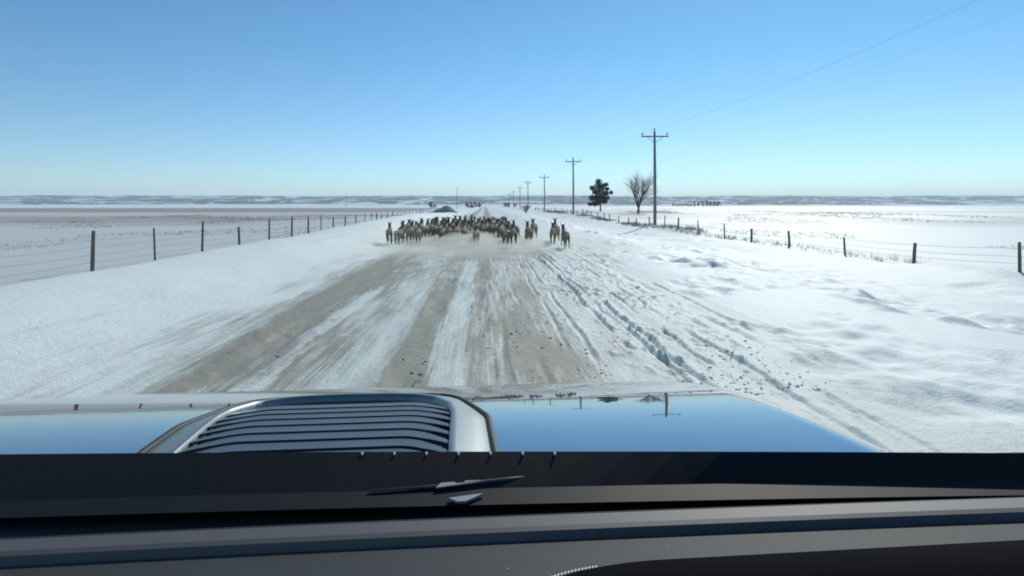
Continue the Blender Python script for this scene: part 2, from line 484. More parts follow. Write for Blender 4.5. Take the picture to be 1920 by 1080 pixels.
for pts, up in ((fl, 0.001), (fl * .93 + tpn * .07, 0.008), (fl * .5 + tpn * .5, 0.022), (fl * .1 + tpn * .9, LIFT), (tpn, LIFT + .002), (inn, LIFT), (inn, 0.004)):
    rings.append([bm.verts.new(tp(x, y, hd(y) - up)) for x, y in pts])
for a, b in zip(rings, rings[1:]):
    for k in range(N - 1): bm.faces.new((a[k], a[k + 1], b[k + 1], b[k]))
scoop = from_bm('hood_scoop', bm, M_SILVER, truck, True, True)
scoop['label'] = 'satin silver rim of the hood scoop'
bm = bmesh.new()
tube(bm, [tp(x + 0.006 * (1 if x > XC else -1), y, hd(y) - 0.004) for x, y in fl], 0.0085, 6)
from_bm('scoop_seal', bm, M_RUBBER, truck, True)
bm = bmesh.new()
f = [bm.verts.new(tp(x, y, hd(y) - 0.006)) for x, y in inn]
for k in range(N // 2): bm.faces.new((f[k], f[k + 1], f[N - 2 - k], f[N - 1 - k])) if k + 1 < N - 2 - k else None
from_bm('scoop_tray', bm, M_BLACK, truck)
# louvres: curved blades bowing back towards the cab at their ends
for i in range(9):
    y0 = 1.295 + i * 0.077 - 0.0010 * i * i
    bm = bmesh.new(); rows = []
    for t in np.linspace(-1, 1, 41):
        yy = y0
        hw = abs(XC - np.interp(yy, tpn[:N // 2 + 1, 1], tpn[:N // 2 + 1, 0])) - 0.010
        x = XC + hw * t
        bow = 0.085 * max(0, (abs(t) - 0.62) / 0.38) ** 1.7 + 0.014 * abs(t) ** 2 * 0
        ya = yy - bow; yb = ya + 0.061
        fade = 1 - 0.45 * max(0, (abs(t) - 0.80) / 0.20)
        mid = (ya + yb) / 2
        ya, yb = mid - 0.0305 * fade, mid + 0.0305 * fade
        e = LIFT - 0.004
        rows.append([bm.verts.new(tp(x, ya, hd(ya) - e + 0.0015)), bm.verts.new(tp(x, yb, hd(yb) - e + 0.0045)),
                     bm.verts.new(tp(x, yb, hd(yb) - e + 0.009)), bm.verts.new(tp(x, ya, hd(ya) - e + 0.007))])
    for a, b in zip(rows, rows[1:]):
        for k in range(4): bm.faces.new((a[k], a[(k + 1) % 4], b[(k + 1) % 4], b[k]))
    bm.faces.new(rows[0]); bm.faces.new(rows[-1][::-1])
    from_bm('louvre', bm, M_SLAT, truck, False, True)

# fenders, nose, bumper, lamps, wheels
for sgn in (-1, 1):
    xo = XC + sgn * HALF
    bm = bmesh.new(); rows = []
    for y, d0 in zip(prof_y, drop):
        yy = y - 0.10 * smooth(y, 2.3, 3.0)
        c0 = d0 + crown(xo)
        arch = math.sqrt(max(0, 0.52 ** 2 - (y - 2.15) ** 2))
        low = 2.12 - arch
        low = max(low, c0 + 0.12)
        pts = [(0.004, c0 + 0.002), (0.03, c0 + 0.03), (0.05, c0 + 0.10), (0.055, (c0 + low) / 2), (0.045, low)]
        rows.append([bm.verts.new(tp(xo + sgn * px, yy, dd)) for px, dd in pts])
    for a, b in zip(rows, rows[1:]):
        for k in range(4): bm.faces.new((a[k], a[k + 1], b[k + 1], b[k]))
    fo = from_bm('fender', bm, M_PAINT, truck, True, True)
    md = fo.modifiers.new('thickness', 'SOLIDIFY'); md.thickness = 0.01
    # headlight
    bm = bmesh.new(); box(bm, tp(XC + sgn * 1.16, 2.93, 1.22), (0.34, 0.06, 0.20)); bmesh.ops.bevel(bm, geom=bm.edges[:], offset=0.02, segments=2)
    from_bm('headlight', bm, M_LENS, truck, True)
    # front wheel
    bm = bmesh.new()
    cxw, cyw, czw = (XC + sgn * 1.24) * S, 2.15 * S, 0.40
    bmesh.ops.create_cone(bm, cap_ends=True, segments=28, radius1=0.40, radius2=0.40, depth=0.27, matrix=Matrix.Translation((cxw, cyw, czw)) @ Matrix.Rotation(R(90), 4, 'Y'))
    bmesh.ops.bevel(bm, geom=[e for e in bm.edges if len(e.link_faces) == 2 and any(len(f_.verts) > 4 for f_ in e.link_faces)], offset=0.04, segments=2)
    w_ = from_bm('wheel', bm, M_TYRE, truck, True)
    bm = bmesh.new()
    for a in range(8):
        ang = a * math.pi / 4
        box(bm, (cxw + sgn * 0.135, cyw + 0.13 * math.cos(ang), czw + 0.13 * math.sin(ang)), (0.03, 0.22, 0.05), Matrix.Rotation(ang, 4, 'X'))
    from_bm('rim', bm, M_CHROME, w_)
bm = bmesh.new(); box(bm, tp(XC, 2.92, 1.28), (1.44, 0.05, 0.40)); gr = from_bm('grille', bm, M_BLACK, truck)
for i in range(5):
    bm = bmesh.new(); box(bm, tp(XC, 2.96, 1.10 + i * 0.085), (1.42, 0.03, 0.028)); from_bm('grille_bar', bm, M_CHROME, gr)
bm = bmesh.new(); box(bm, tp(XC, 3.02, 1.82), (2.16, 0.16, 0.26)); bmesh.ops.bevel(bm, geom=bm.edges[:], offset=0.03, segments=2)
from_bm('bumper', bm, M_CHROME, truck, True)

# cowl, glass border, reflection shapes and dash (profiles swept across the cab)
X0, X1 = XC - 1.42, XC + 1.42
def sweep(name, prof, mat, x0=X0, x1=X1, nseg=36, wave=None, closed=True, smooth_=False, parent=truck):
    bm = bmesh.new(); rows = []
    for t in np.linspace(0, 1, nseg + 1):
        x = x0 + (x1 - x0) * t
        r_ = []
        for j, (y, d) in enumerate(prof):
            dy, dd = wave(x, j) if wave else (0, 0)
            r_.append(bm.verts.new(tp(x, y + dy, d + dd)))
        rows.append(r_)
    n = len(prof)
    for a, b in zip(rows, rows[1:]):
        for k in range(n if closed else n - 1):
            bm.faces.new((a[k], a[(k + 1) % n], b[(k + 1) % n], b[k]))
    if closed: bm.faces.new(rows[0]); bm.faces.new(rows[-1][::-1])
    return from_bm(name, bm, mat, parent, smooth_, True)
bow = lambda x, j: (-0.014 * ((x - XC) / 1.1) ** 2, 0)
bow2 = lambda x, j: (-0.014 * ((x - XC) / 1.1) ** 2 - 0.075 * (x + 0.1) * (1.0 if j in (0, 1) else 0.45), 0)
# black border at the foot of the windscreen: hides the hood's rear edge
sweep('windscreen_border', [(1.055, 0.437), (1.062, 0.444), (1.00, 0.485), (0.955, 0.490), (0.950, 0.479), (0.99, 0.472)], M_GLOSSBLACK, wave=bow2)
sweep('cowl', [(1.07, 0.475), (1.19, 0.60), (1.19, 0.66), (0.93, 0.62), (0.93, 0.50)], M_BLACK, wave=bow)
for i in range(3, 10):
    x = -0.265 - 0.0565 * 3 + i * 0.0565
    y = 1.0545 - 0.014 * ((x - XC) / 1.1) ** 2 - 0.075 * (x + 0.1)
    bm = bmesh.new()
    box(bm, tp(x, y - .002, 0.4402), (0.0026, 0.007, 0.0042))
    cl = from_bm('clip', bm, M_STITCH, truck)
# dash: rear ledge, dark defroster slot, pale lip, step, main pad
sweep('dash_ledge', [(0.955, 0.500), (0.915, 0.4800), (0.880, 0.4690), (0.872, 0.478), (0.868, 0.53), (0.955, 0.53)], M_LEDGE, wave=bow, smooth_=False)
sweep('defroster_slot', [(0.868, 0.500), (0.825, 0.495), (0.825, 0.54), (0.868, 0.54)], M_BLACK, wave=bow)
def lipw(x, j):
    return (-0.014 * ((x - XC) / 1.1) ** 2, 0)
sweep('dash_lip', [(0.824, 0.4345), (0.818, 0.4300), (0.789, 0.4285), (0.781, 0.4305), (0.774, 0.4480), (0.824, 0.50)], M_DASH2, wave=lipw)
def padw(x, j):
    return (-0.014 * ((x - XC) / 1.1) ** 2, 0.0)
sweep('dash_pad', [(0.773, 0.4400), (0.70, 0.4385), (0.60, 0.4370), (0.50, 0.4400), (0.42, 0.455), (0.38, 0.53), (0.38, 0.66), (0.773, 0.66)], M_DASH, wave=padw, smooth_=False)
# padded instrument cover, lower right, with a pale stitched edge
bm = bmesh.new(); rows = []
for t in np.linspace(0, 1, 25):
    x = -0.030 + 0.73 * t
    e = math.sqrt(max(0.0, 1 - (1 - min(1, t / 0.22)) ** 2))
    yb = 0.655 + 0.046 * e; top = 0.437 - 0.012 * e
    rows.append([bm.verts.new(tp(x, yy, dd)) for yy, dd in ((yb + .006, 0.4395), (yb + .002, top + .006 * e), (yb - .006, top), (yb - .05, top + .003), (yb - .16, top + .03), (yb - .18, 0.52), (yb + .006, 0.52))])
for a, b in zip(rows, rows[1:]):
    for k in range(7): bm.faces.new((a[k], a[(k + 1) % 7], b[(k + 1) % 7], b[k]))
bm.faces.new(rows[0]); bm.faces.new(rows[-1][::-1])
M_LEATHER = simple('black_leather', (0.004, 0.004, 0.005), 0.9, 0.3, 9, Specular_IOR_Level=0.04)
cover = from_bm('instrument_cover', bm, M_LEATHER, truck, True, True)
bm = bmesh.new()
for t in np.linspace(0.0, 0.115, 20):
    e = math.sqrt(max(0.0, 1 - (1 - min(1, t / 0.22)) ** 2)); x = -0.030 + 0.73 * t
    yb = 0.655 + 0.046 * e
    tube(bm, [tp(x, yb + .007, 0.4355), tp(x + .003, yb + .012, 0.4365)], 0.0009, 5)
st_ = from_bm('stitching', bm, M_STITCH, cover)

# reflections at the foot of the windscreen, modelled as a bar and slivers
streak_pts = [(-0.245, 0.990, 0.4700), (-0.12, 0.994, 0.4680), (-0.02, 1.000, 0.4648), (0.02, 1.003, 0.4630)]
bm = bmesh.new(); tube(bm, [tp(*p) for p in streak_pts], [0.0014, 0.0022, 0.0024, 0.0016], 6)
wp = from_bm('reflection_streak', bm, simple('dull_reflection_grey', (0.10, 0.10, 0.10), 0.5, 0.2, 20), truck, True)
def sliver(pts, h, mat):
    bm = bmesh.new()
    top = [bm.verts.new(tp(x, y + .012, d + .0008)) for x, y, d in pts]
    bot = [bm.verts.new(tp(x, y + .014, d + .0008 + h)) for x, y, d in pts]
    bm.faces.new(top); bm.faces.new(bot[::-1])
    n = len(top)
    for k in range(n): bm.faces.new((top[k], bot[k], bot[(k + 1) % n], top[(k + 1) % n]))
    return from_bm('reflection_sliver', bm, mat, wp, False, True)
M_GLINT = simple('pale_reflection_grey', (0.36, 0.37, 0.37), 0.5, 0.1, 30, 0.2)  # pale grey that imitates light reflected above the dark border
sliver([(-0.136, 0.974, 0.466), (-0.127, 0.986, 0.464), (-0.105, 0.987, 0.464), (-0.102, 0.983, 0.464), (-0.090, 0.983, 0.464), (-0.086, 0.988, 0.463), (-0.062, 0.988, 0.463), (-0.056, 0.984, 0.463)], 0.003, M_GLINT)
sliver([(-0.048, 0.991, 0.463), (-0.020, 0.992, 0.463), (-0.016, 0.995, 0.462), (-0.018, 0.988, 0.463), (-0.044, 0.987, 0.463)], 0.003, M_GLINT)
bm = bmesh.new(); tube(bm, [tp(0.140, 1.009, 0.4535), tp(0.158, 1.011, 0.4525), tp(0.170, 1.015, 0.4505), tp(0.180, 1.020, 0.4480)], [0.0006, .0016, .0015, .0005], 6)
from_bm('reflection_nick', bm, M_GLINT, truck, True)  # small glint of reflected light, built as a solid tube
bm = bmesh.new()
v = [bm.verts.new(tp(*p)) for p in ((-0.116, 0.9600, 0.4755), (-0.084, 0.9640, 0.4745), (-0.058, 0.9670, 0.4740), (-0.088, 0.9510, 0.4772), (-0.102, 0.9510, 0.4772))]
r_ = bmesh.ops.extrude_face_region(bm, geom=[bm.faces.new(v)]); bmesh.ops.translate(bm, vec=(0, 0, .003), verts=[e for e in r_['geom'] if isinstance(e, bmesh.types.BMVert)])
from_bm('reflection_plate', bm, M_GLINT, truck, False, True)  # bright reflection built as a pale solid plate
# windscreen pillars
for xb, xt in ((X0 - .02, X0 + .18), (X1 + 0.02, X1 - 0.10)):
    bm = bmesh.new()
    pr = [(xb, 1.00, 0.50), ((xb * .7 + xt * .3), 0.76, 0.24), ((xb * .35 + xt * .65), 0.47, -0.04), (xt, 0.18, -0.28)]
    rows = []
    for x, y, d in pr:
        rows.append([bm.verts.new(tp(x + a, y + b, d + c)) for a, b, c in ((-.035, .05, .04), (.035, .06, .05), (.05, -.04, -.03), (-.03, -.05, -.04))])
    for a, b in zip(rows, rows[1:]):
        for k in range(4): bm.faces.new((a[k], a[(k + 1) % 4], b[(k + 1) % 4], b[k]))
    bm.faces.new(rows[0]); bm.faces.new(rows[-1][::-1])
    bmesh.ops.bevel(bm, geom=bm.edges[:], offset=0.010, segments=2)
    from_bm('windscreen_pillar', bm, M_BLACK, truck, True, True)

# ------------------------------------------------------------------ utility poles
def pole_thing(x, y, h, label, arm=True):
    t = root('utility_pole', label, 'utility pole', (x, y, gz(x, y) - 0.05), R(random.uniform(-3, 3)), 'utility poles along the road')
    bm = bmesh.new(); tube(bm, [(0, 0, 0), (0.0, 0, h * .5), (-0.04, 0, h)], [0.165, 0.145, 0.105], 10)
    from_bm('pole_shaft', bm, M_POLE, t, True)
    bm = bmesh.new(); box(bm, (-0.04, -0.13, h - 0.55), (2.75, 0.10, 0.13)); bmesh.ops.bevel(bm, geom=bm.edges[:], offset=0.012, segments=1)
    from_bm('crossarm', bm, M_POLE, t)
    for s in (-1, 1):
        bm = bmesh.new(); tube(bm, [(-0.04 + s * 0.10, -0.14, h - 1.15), (-0.04 + s * 0.80, -0.20, h - 0.61)], 0.026, 5); from_bm('brace', bm, M_POLE, t)
    for px, pz in ((-1.30, h - 0.48), (1.22, h - 0.48), (-0.04, h)):
        bm = bmesh.new()
        tube(bm, [(px, -0.13 if px != -0.04 else 0, pz), (px, -0.13 if px != -0.04 else 0, pz + .12)], 0.025, 6)
        tube(bm, [(px, -0.13 if px != -0.04 else 0, pz + .10), (px, -0.13 if px != -0.04 else 0, pz + .17), (px, -0.13 if px != -0.04 else 0, pz + .24), (px, -0.13 if px != -0.04 else 0, pz + .30)], [0.06, 0.085, 0.085, 0.045], 8)
        from_bm('insulator', bm, M_INS, t, True)
    return t
def from_px(px, top_px, Y):
    X = (px - 910) / 1100 * Y
    return X, CAM_H - (top_px - 385) / 1100 * Y
pole_lab = ['wooden utility pole with crossarm, nearest and tallest, beside the bare tree', 'wooden utility pole with crossarm left of the pine tree, second nearest',
            'wooden utility pole rising right of the red-brown shrub, third nearest', 'slim utility pole rising above the red-brown shrub, fourth nearest',
            'faint utility pole just left of the red-brown shrub, fifth nearest', 'faint tiny utility pole above a dark distant tree, sixth nearest', 'faintest tiny utility pole, farthest in the row near the road end']
pole_px = [(1228, 246, 60), (1075, 297, 101), (1021, 329, 155), (990, 339, 196), (975, 350, 250), (962.5, 358, 315), (955, 363, 385)]
tops = []
for (px, top, Y), lab in zip(pole_px, pole_lab):
    X, zt = from_px(px, top, Y)
    g = gz(X, Y) - 0.05
    pole_thing(X, Y, zt - g, lab)
    tops.append((X, Y, zt))
# conductors: from a pole standing beside the truck, outside the picture, along the row
tops = [(18.6, 14.0, tops[0][2] + 0.1)] + tops
wires = root('power_line', 'three thin sagging power wires strung along the row of utility poles', 'power line', tops[1])
for dx, dz_, dy in ((-1.30, -0.2, -.13), (1.22, -0.2, -.13), (-0.04, 0.30, 0)):
    bm = bmesh.new()
    pts = []
    for a, b in zip(tops, tops[1:]):
        for t in np.linspace(0, 1, 13)[:-1 if b is not tops[-1] else None]:
            sag = 1.0 * 4 * t * (1 - t) * ((b[1] - a[1]) / 60) * 0.8
            pts.append(Vector((a[0] + (b[0] - a[0]) * t + dx, a[1] + (b[1] - a[1]) * t + dy, a[2] + (b[2] - a[2]) * t + dz_ - sag)) - Vector(tops[1]))
    tube(bm, pts, 0.0025, 4)
    from_bm('wire', bm, M_CABLE, wires)

# far poles standing out on the plain to the left
for px, top, Y, lab in ((649, 362, 640, 'tiny far pole on the snowy plain above the left fence'), (857, 352, 420, 'faint far pole above the grey mound')):
    X, zt = from_px(px, top, Y)
    t = root('utility_pole', lab, 'utility pole', (X, Y, gz(X, Y) - 0.1), 0)
    bm = bmesh.new(); h = zt - gz(X, Y); tube(bm, [(0, 0, 0), (0, 0, h)], [0.17, 0.12], 7); from_bm('pole_shaft', bm, M_POLE, t)
    bm = bmesh.new(); box(bm, (0, -.15, h - .5), (2.4, .11, .14)); from_bm('crossarm', bm, M_POLE, t)

# ------------------------------------------------------------------ fences
def fence(name, label, line, ph, wire_z, seed, bury=0.15):
    r_ = random.Random(seed)
    o = root(name, label, 'fence', (line[0][0], line[0][1], gz(*line[0])))
    base = Vector(o.location)
    tp_ = []
    for i, (x, y) in enumerate(line):
        z = gz(x, y); h = ph * r_.uniform(0.82, 1.14); rad = r_.choice((0.045, 0.06, 0.07))
        lean = Vector((r_.uniform(-.07, .07), r_.uniform(-.05, .05), 0))
        bm = bmesh.new()
        p = Vector((x, y, z)) - base
        tube(bm, [p - Vector((0, 0, .2)), p + lean * .5 + Vector((0, 0, h * .5)), p + lean + Vector((0, 0, h))], [rad, rad * .95, rad * .85], 7)
        from_bm('post', bm, M_POST, o, False)
        tp_.append(p)
    for wz in wire_z:
        bm = bmesh.new()
        pts = []
        for a, b in zip(tp_, tp_[1:]):
            for t in (0, 0.5):
                pts.append(a.lerp(b, t) + Vector((-0.07, 0, wz - (0.03 if t else 0))))
        pts.append(tp_[-1] + Vector((-.07, 0, wz)))
        tube(bm, pts, 0.006, 4)
        from_bm('wire', bm, M_WIRE, o)
    return o
left_line = [(-14 + 0.15 * math.sin(k), 8.2 + 4.22 * k) for k in range(34)]
fence('wire_fence', 'wire fence of thin wooden posts behind the left snow bank', left_line, 1.42, (0.35, 0.62, 0.90, 1.15), 3)
right_line = [(15.4 + 0.12 * math.sin(2 * k), 8.3 + 4.25 * k) for k in range(42)]
fence('wire_fence', 'low snow-drifted wire fence with short posts along the right ditch by utility poles', right_line, 0.88, (0.25, 0.45, 0.68), 5)

# ------------------------------------------------------------------ trees and shrubs
def leaf_cloud(bm, centre, rad, n, size, rnd, flat=0.7):
    for _ in range(n):
        d = Vector((rnd.gauss(0, 1), rnd.gauss(0, 1), rnd.gauss(0, 1) * flat)).normalized() * rad * rnd.random() ** 0.45
        d.z *= flat
        p = centre + d
        u = Vector((rnd.gauss(0, 1), rnd.gauss(0, 1), rnd.gauss(0, .6))).normalized()
        v = u.cross(Vector((rnd.gauss(0, 1), rnd.gauss(0, 1), rnd.gauss(0, 1)))).normalized()
        s = size * rnd.uniform(.6, 1.3)
        bm.faces.new([bm.verts.new(p + u * s), bm.verts.new(p - u * s * .6 + v * s * .5), bm.verts.new(p - u * s * .6 - v * s * .5)])

def pine(x, y, h, label, seed, w=2.7, n=34, size=0.20, bare=0.14, per=85, group=None):
    rnd = random.Random(seed)
    t = root('pine_tree', label, 'tree', (x, y, gz(x, y) - .05), 0, group)
    bm = bmesh.new(); tube(bm, [(0, 0, 0), (.08, 0, h * .35), (0.0, .05, h * .7), (-.1, 0, h * .95)], [h * .024, h * .019, h * .011, h * .003], 8)
    tr = from_bm('trunk', bm, M_BARK, t, True)
    bm = bmesh.new(); bl = bmesh.new()
    for k in range(n):
        f = k / (n - 1)
        z = h * (bare + 0.02 + (0.97 - bare) * f)
        reach = w * (0.95 - 0.62 * f ** 2.2) * rnd.choice((0.45, 0.8, 1.0, 1.15)) * (0.7 + 0.3 * min(1, f / .15))
        a = k * 2.4 + rnd.uniform(-.5, .5)
        tip = Vector((math.cos(a) * reach, math.sin(a) * reach, z + rnd.uniform(-.1, .35)))
        st = Vector((0, 0, z - .25))
        tube(bl, [st, st.lerp(tip, .55) + Vector((0, 0, .02)), tip], [0.045, .03, .01], 4)
        for q in (0.45, 0.75, 1.0):
            if rnd.random() < 0.88:
                leaf_cloud(bm, st.lerp(tip, q) + Vector((0, 0, .1)), rnd.uniform(.36, .62) * w / 2.7, per // 3, size, rnd, 0.75)
    from_bm('crown', bm, M_NEEDLE, t)
    from_bm('limbs', bl, M_BARK, tr)
    return t
def place(px, Y): return (px - 910) / 1100 * Y, Y
def lobed_pine(x, y, label, seed):
    rnd = random.Random(seed); k = 0.0303
    t = root('pine_tree', label, 'tree', (x, y, gz(x, y) - .05))
    bm = bmesh.new(); tube(bm, [(0, 0, 0), (-.05, 0, 2.6), (-.2, .05, 5.2), (-.3, 0, 8.0)], [.20, .16, .10, .03], 8)
    tr = from_bm('trunk', bm, M_BARK, t, True)
    bm = bmesh.new(); bl = bmesh.new()
    lobes = [(378, 552, 30), (372, 590, 34), (322, 603, 25), (405, 600, 34), (438, 575, 20), (446, 612, 20), (345, 640, 38), (395, 645, 48), (440, 650, 28), (473, 645, 17),
             (318, 690, 32), (365, 690, 42), (420, 695, 36), (455, 690, 16), (306, 736, 22), (345, 738, 26), (385, 722, 30), (425, 722, 18)]
    for (px, py, r_) in lobes:
        for q in range(3):
            c = Vector(((px - 390) * k + rnd.gauss(0, .12), rnd.uniform(-1, 1) * (0.35 + 1.3 * (py - 540) / 200) , (803 - py) * k + rnd.gauss(0, .1)))
            leaf_cloud(bm, c, r_ * k * rnd.uniform(.75, 1.05), int(44 + r_ * 3.4), 0.19, rnd, 0.95)
            if q == 0:
                st = Vector((-.03 * c.z, 0, max(1.6, c.z - .7)))
                tube(bl, [st, st.lerp(c, .6) + Vector((0, 0, .05)), c], [.05, .035, .012], 4)
    from_bm('crown', bm, M_NEEDLE, t)
    from_bm('limbs', bl, M_BARK, tr)
x, y = place(1126, 150)
lobed_pine(x, y, 'dark ragged pine tree on the snow between two utility poles', 11)

def bare_tree(x, y, h, label, seed, name='bare_tree', mat=M_TWIG, stems=4, spread=0.55, depth=5, cat='tree', r0=0.17, group=None, trunk_h=0.16, lean=.5):
    rnd = random.Random(seed)
    t = root(name, label, cat, (x, y, gz(x, y) - .05), 0, group)
    bt = bmesh.new(); bc = bmesh.new()
    if trunk_h: tube(bt, [(0, 0, 0), (0, 0, h * trunk_h * .5), (0.05, 0, h * trunk_h)], [r0 * 2.1, r0 * 1.7, r0 * 1.5], 9)
    def branch(p, d, L, r_, lev):
        pts = [p]; q = p.copy(); dd = d.copy()
        for k in range(3):
            dd = (dd + Vector((rnd.gauss(0, .14), rnd.gauss(0, .14), .05))).normalized()
            q = q + dd * L / 3; pts.append(q.copy())
        tube(bc if lev > 0 else bt, pts, [r_, r_ * .86, r_ * .72, r_ * .55], 5 if lev < 2 else 3, cap=False)
        if lev >= depth: return
        nb = 3 if lev < 2 else 2
        for k in range(nb + (0 < lev < 3)):
            base = pts[rnd.choice((1, 2, 3, 3))]
            nd = (dd + Vector((rnd.gauss(0, spread), rnd.gauss(0, spread), rnd.gauss(0.12, spread * .55)))).normalized()
            branch(base, nd, L * rnd.uniform(.55, .82), r_ * .55, lev + 1)
    for k in range(stems):
        a = k * 2 * math.pi / stems + rnd.uniform(-.4, .4)
        branch(Vector((0, 0, h * trunk_h * .95)), Vector((math.cos(a) * lean, math.sin(a) * lean, 1)).normalized(), h * .36, r0, 0)
    from_bm('trunk', bt, M_BARK if mat is M_TWIG else mat, t, True)
    from_bm('crown', bc, mat, t)
    return t
x, y = place(1197, 110)
bare_tree(x, y, 8.0, 'leafless bushy tree with a thick short trunk left of the nearest utility pole', 12, stems=7, r0=0.13, depth=5, spread=.42, lean=.40, trunk_h=.12)
x, y = place(986, 150)
bare_tree(x, y, 3.2, 'dense red-brown leafless shrub at the right roadside, beyond the herd', 8, 'bare_shrub', M_RED_TWIG, 8, 0.8, 4, 'shrub', 0.06, trunk_h=0.02)
x, y = place(1244, 47)
# far evergreens and shelter-belt trees, each its own
def bushy(px, Y, h, w, label, seed, group=None, per=60, name='evergreen_tree'):
    rnd = random.Random(seed); X = (px - 910) / 1100 * Y
    t = root(name, label, 'tree', (X, Y, gz(X, Y) + (float(hill_z(np.array([X]), np.array([Y]))[0]) if Y > 900 else 0) - .1), 0, group)
    bm = bmesh.new(); tube(bm, [(0, 0, 0), (0, 0, h * .6)], [h * .035, h * .015], 6); from_bm('trunk', bm, M_BARK, t)
    bm = bmesh.new()
    for k in range(12):
        f = rnd.random(); a = rnd.uniform(0, 6.28); q = w * (1 - .7 * f) * rnd.uniform(.2, .75)
        leaf_cloud(bm, Vector((math.cos(a) * q, math.sin(a) * q, h * (.18 + .70 * f))), w * .42, per, h * .055, rnd, .9)
    from_bm('crown', bm, M_NEEDLE, t)
bushy(808, 520, 6.4, 3.0, 'dark evergreen on the plain above the left snow bank, taller of the close pair', 21)
bushy(815.5, 505, 4.0, 2.2, 'small dark evergreen, lower right one of the close pair above the left bank', 22)
for i, (px, hh, lab) in enumerate(((876, 4.5, 'leftmost dark tree of the far clump just left of the road end'), (883, 5.0, 'middle dark tree of the far clump just left of the road end'), (890, 4.3, 'rightmost dark tree of the far clump just left of the road end'), (899, 4.2, 'lone small dark tree between the far clump and the road end'))):
    bushy(px, 500, hh * 1.15, 3.0, lab, 30 + i)
for i, (px, hh, lab) in enumerate(((948, 4.4, 'left dark tree of the far pair right of the road end'), (954, 4.4, 'right dark tree of the far pair right of the road end'), (966, 3.2, 'low dark bush left of the red-brown shrub, far off'))):
    bushy(px, 480, hh, 2.2, lab, 40 + i)
belt = root  # shelter belt on the right: a countable row
for i in range(14):
    px = 1262 + i * 5.6 if i < 7 else 1302 + (i - 7) * 7.5
    bushy(px, 700, 4.6 + 2.0 * (i >= 7) + random.uniform(-.5, .5), 3.2, ['first', 'second', 'third', 'fourth', 'fifth', 'sixth', 'seventh', 'eighth', 'ninth', 'tenth', 'eleventh', 'twelfth', 'thirteenth', 'fourteenth'][i] + ' dark tree from the left in the far shelter belt on the right', 60 + i, 'far shelter-belt trees on the right', 40)

# gravel mound by the road, left
mx, my = -8.9, 138.0
mg = 25
MXX, MYY = np.meshgrid(np.linspace(-4.2, 2.6, mg), np.linspace(-2.4, 2.4, mg))
rr = np.sqrt((MXX / np.where(MXX < 0, 4.0, 2.4)) ** 2 + (MYY / 2.3) ** 2)
MZ = 1.75 * np.clip(1 - rr, 0, 1) ** 0.9 * (0.8 + 0.4 * fbm(MXX / .8, MYY / .8, 301, 3)) - 0.25 * (rr > .98)
mound = link('gravel_mound', grid_mesh('gravel_mound', MXX, MYY, MZ), M_MOUND)
mound.location = (mx, my, gz(mx, my) - 0.05)
tag(mound, 'dark grey gravel mound beside the left road edge, beyond the herd', 'gravel mound')

# dry weeds poking through the drifts at the right fence
bm = bmesh.new(); rnd = random.Random(9)
for k in range(900):
    yy = 30 + 120 * rnd.random() ** 1.2
    if vnoise(yy / 5, 0.5, 401) < 0.42: continue
    xx = 15.5 + rnd.gauss(0, .45); zz = gz(xx, yy)
    for b in range(7):
        p = Vector((xx + rnd.gauss(0, .09), yy + rnd.gauss(0, .09), zz - .03)); d = Vector((rnd.gauss(0, .16), rnd.gauss(0, .16), rnd.uniform(.18, .42)))
        w_ = 0.006 + yy * 0.00007
        bm.faces.new([bm.verts.new(p + Vector((-w_, 0, 0))), bm.verts.new(p + Vector((w_, 0, 0))), bm.verts.new(p + d)])
weeds = from_bm('dry_weeds', bm, M_DRY); weeds['kind'] = 'stuff'; weeds['label'] = 'dry weeds caught along the right-hand fence'

# crumbs of broken snow and frozen dirt lying along the ruts
def clods(name, n, mat, label, seed, size, dense):
    r_ = np.random.default_rng(seed)
    m = n * 3
    Y = 6.5 + 24 * r_.random(m) ** 1.5
    X = np.array(dense)[r_.integers(0, len(dense), m)] + r_.normal(0, 0.16, m)
    keep = vnoise(X / .5, Y / .9, seed) > 0.5
    X, Y = X[keep][:n], Y[keep][:n]; n = len(X)
    q = size * np.exp(np.clip(r_.normal(0, .5, n), -1, .8)); Z = height(X, Y) + q * .10
    b0 = bmesh.new(); bmesh.ops.create_icosphere(b0, subdivisions=1, radius=.5)
    base = np.array([v_.co[:] for v_ in b0.verts]); fc = np.array([[v_.index for v_ in f_.verts] for f_ in b0.faces]); b0.free()
    P = base[None] * r_.uniform([.6, .7, .35], [1.4, 1.6, .75], (n, 3))[:, None] * q[:, None, None] + r_.normal(0, .11, (n, len(base), 3)) * q[:, None, None]
    P += np.stack([X, Y, Z], -1)[:, None]
    Fc = (fc[None] + (np.arange(n) * len(base))[:, None, None]).reshape(-1, 3)
    me = bpy.data.meshes.new(name); me.from_pydata(P.reshape(-1, 3).tolist(), [], Fc.tolist()); me.update()
    o = link(name, me, mat); o['kind'] = 'stuff'; o['label'] = label
clods('snow_clods', 1300, simple('clod_snow', (0.76, 0.80, 0.76), 0.7, 0.12, 6), 'broken lumps of snow along the ruts', 5, 0.021, (2.1, 2.3, 2.5, 2.9, 3.3, 1.5, 1.2, 3.8, .7))
clods('dirt_clods', 260, simple('clod_dirt', (0.24, 0.215, 0.175), 0.9, 0.3, 6), 'frozen dirt crumbs scattered on the road', 6, 0.022, (2.1, 2.4, 2.9, 1.2, .6, .2, -.1, -.9, 3.4, -2.8))

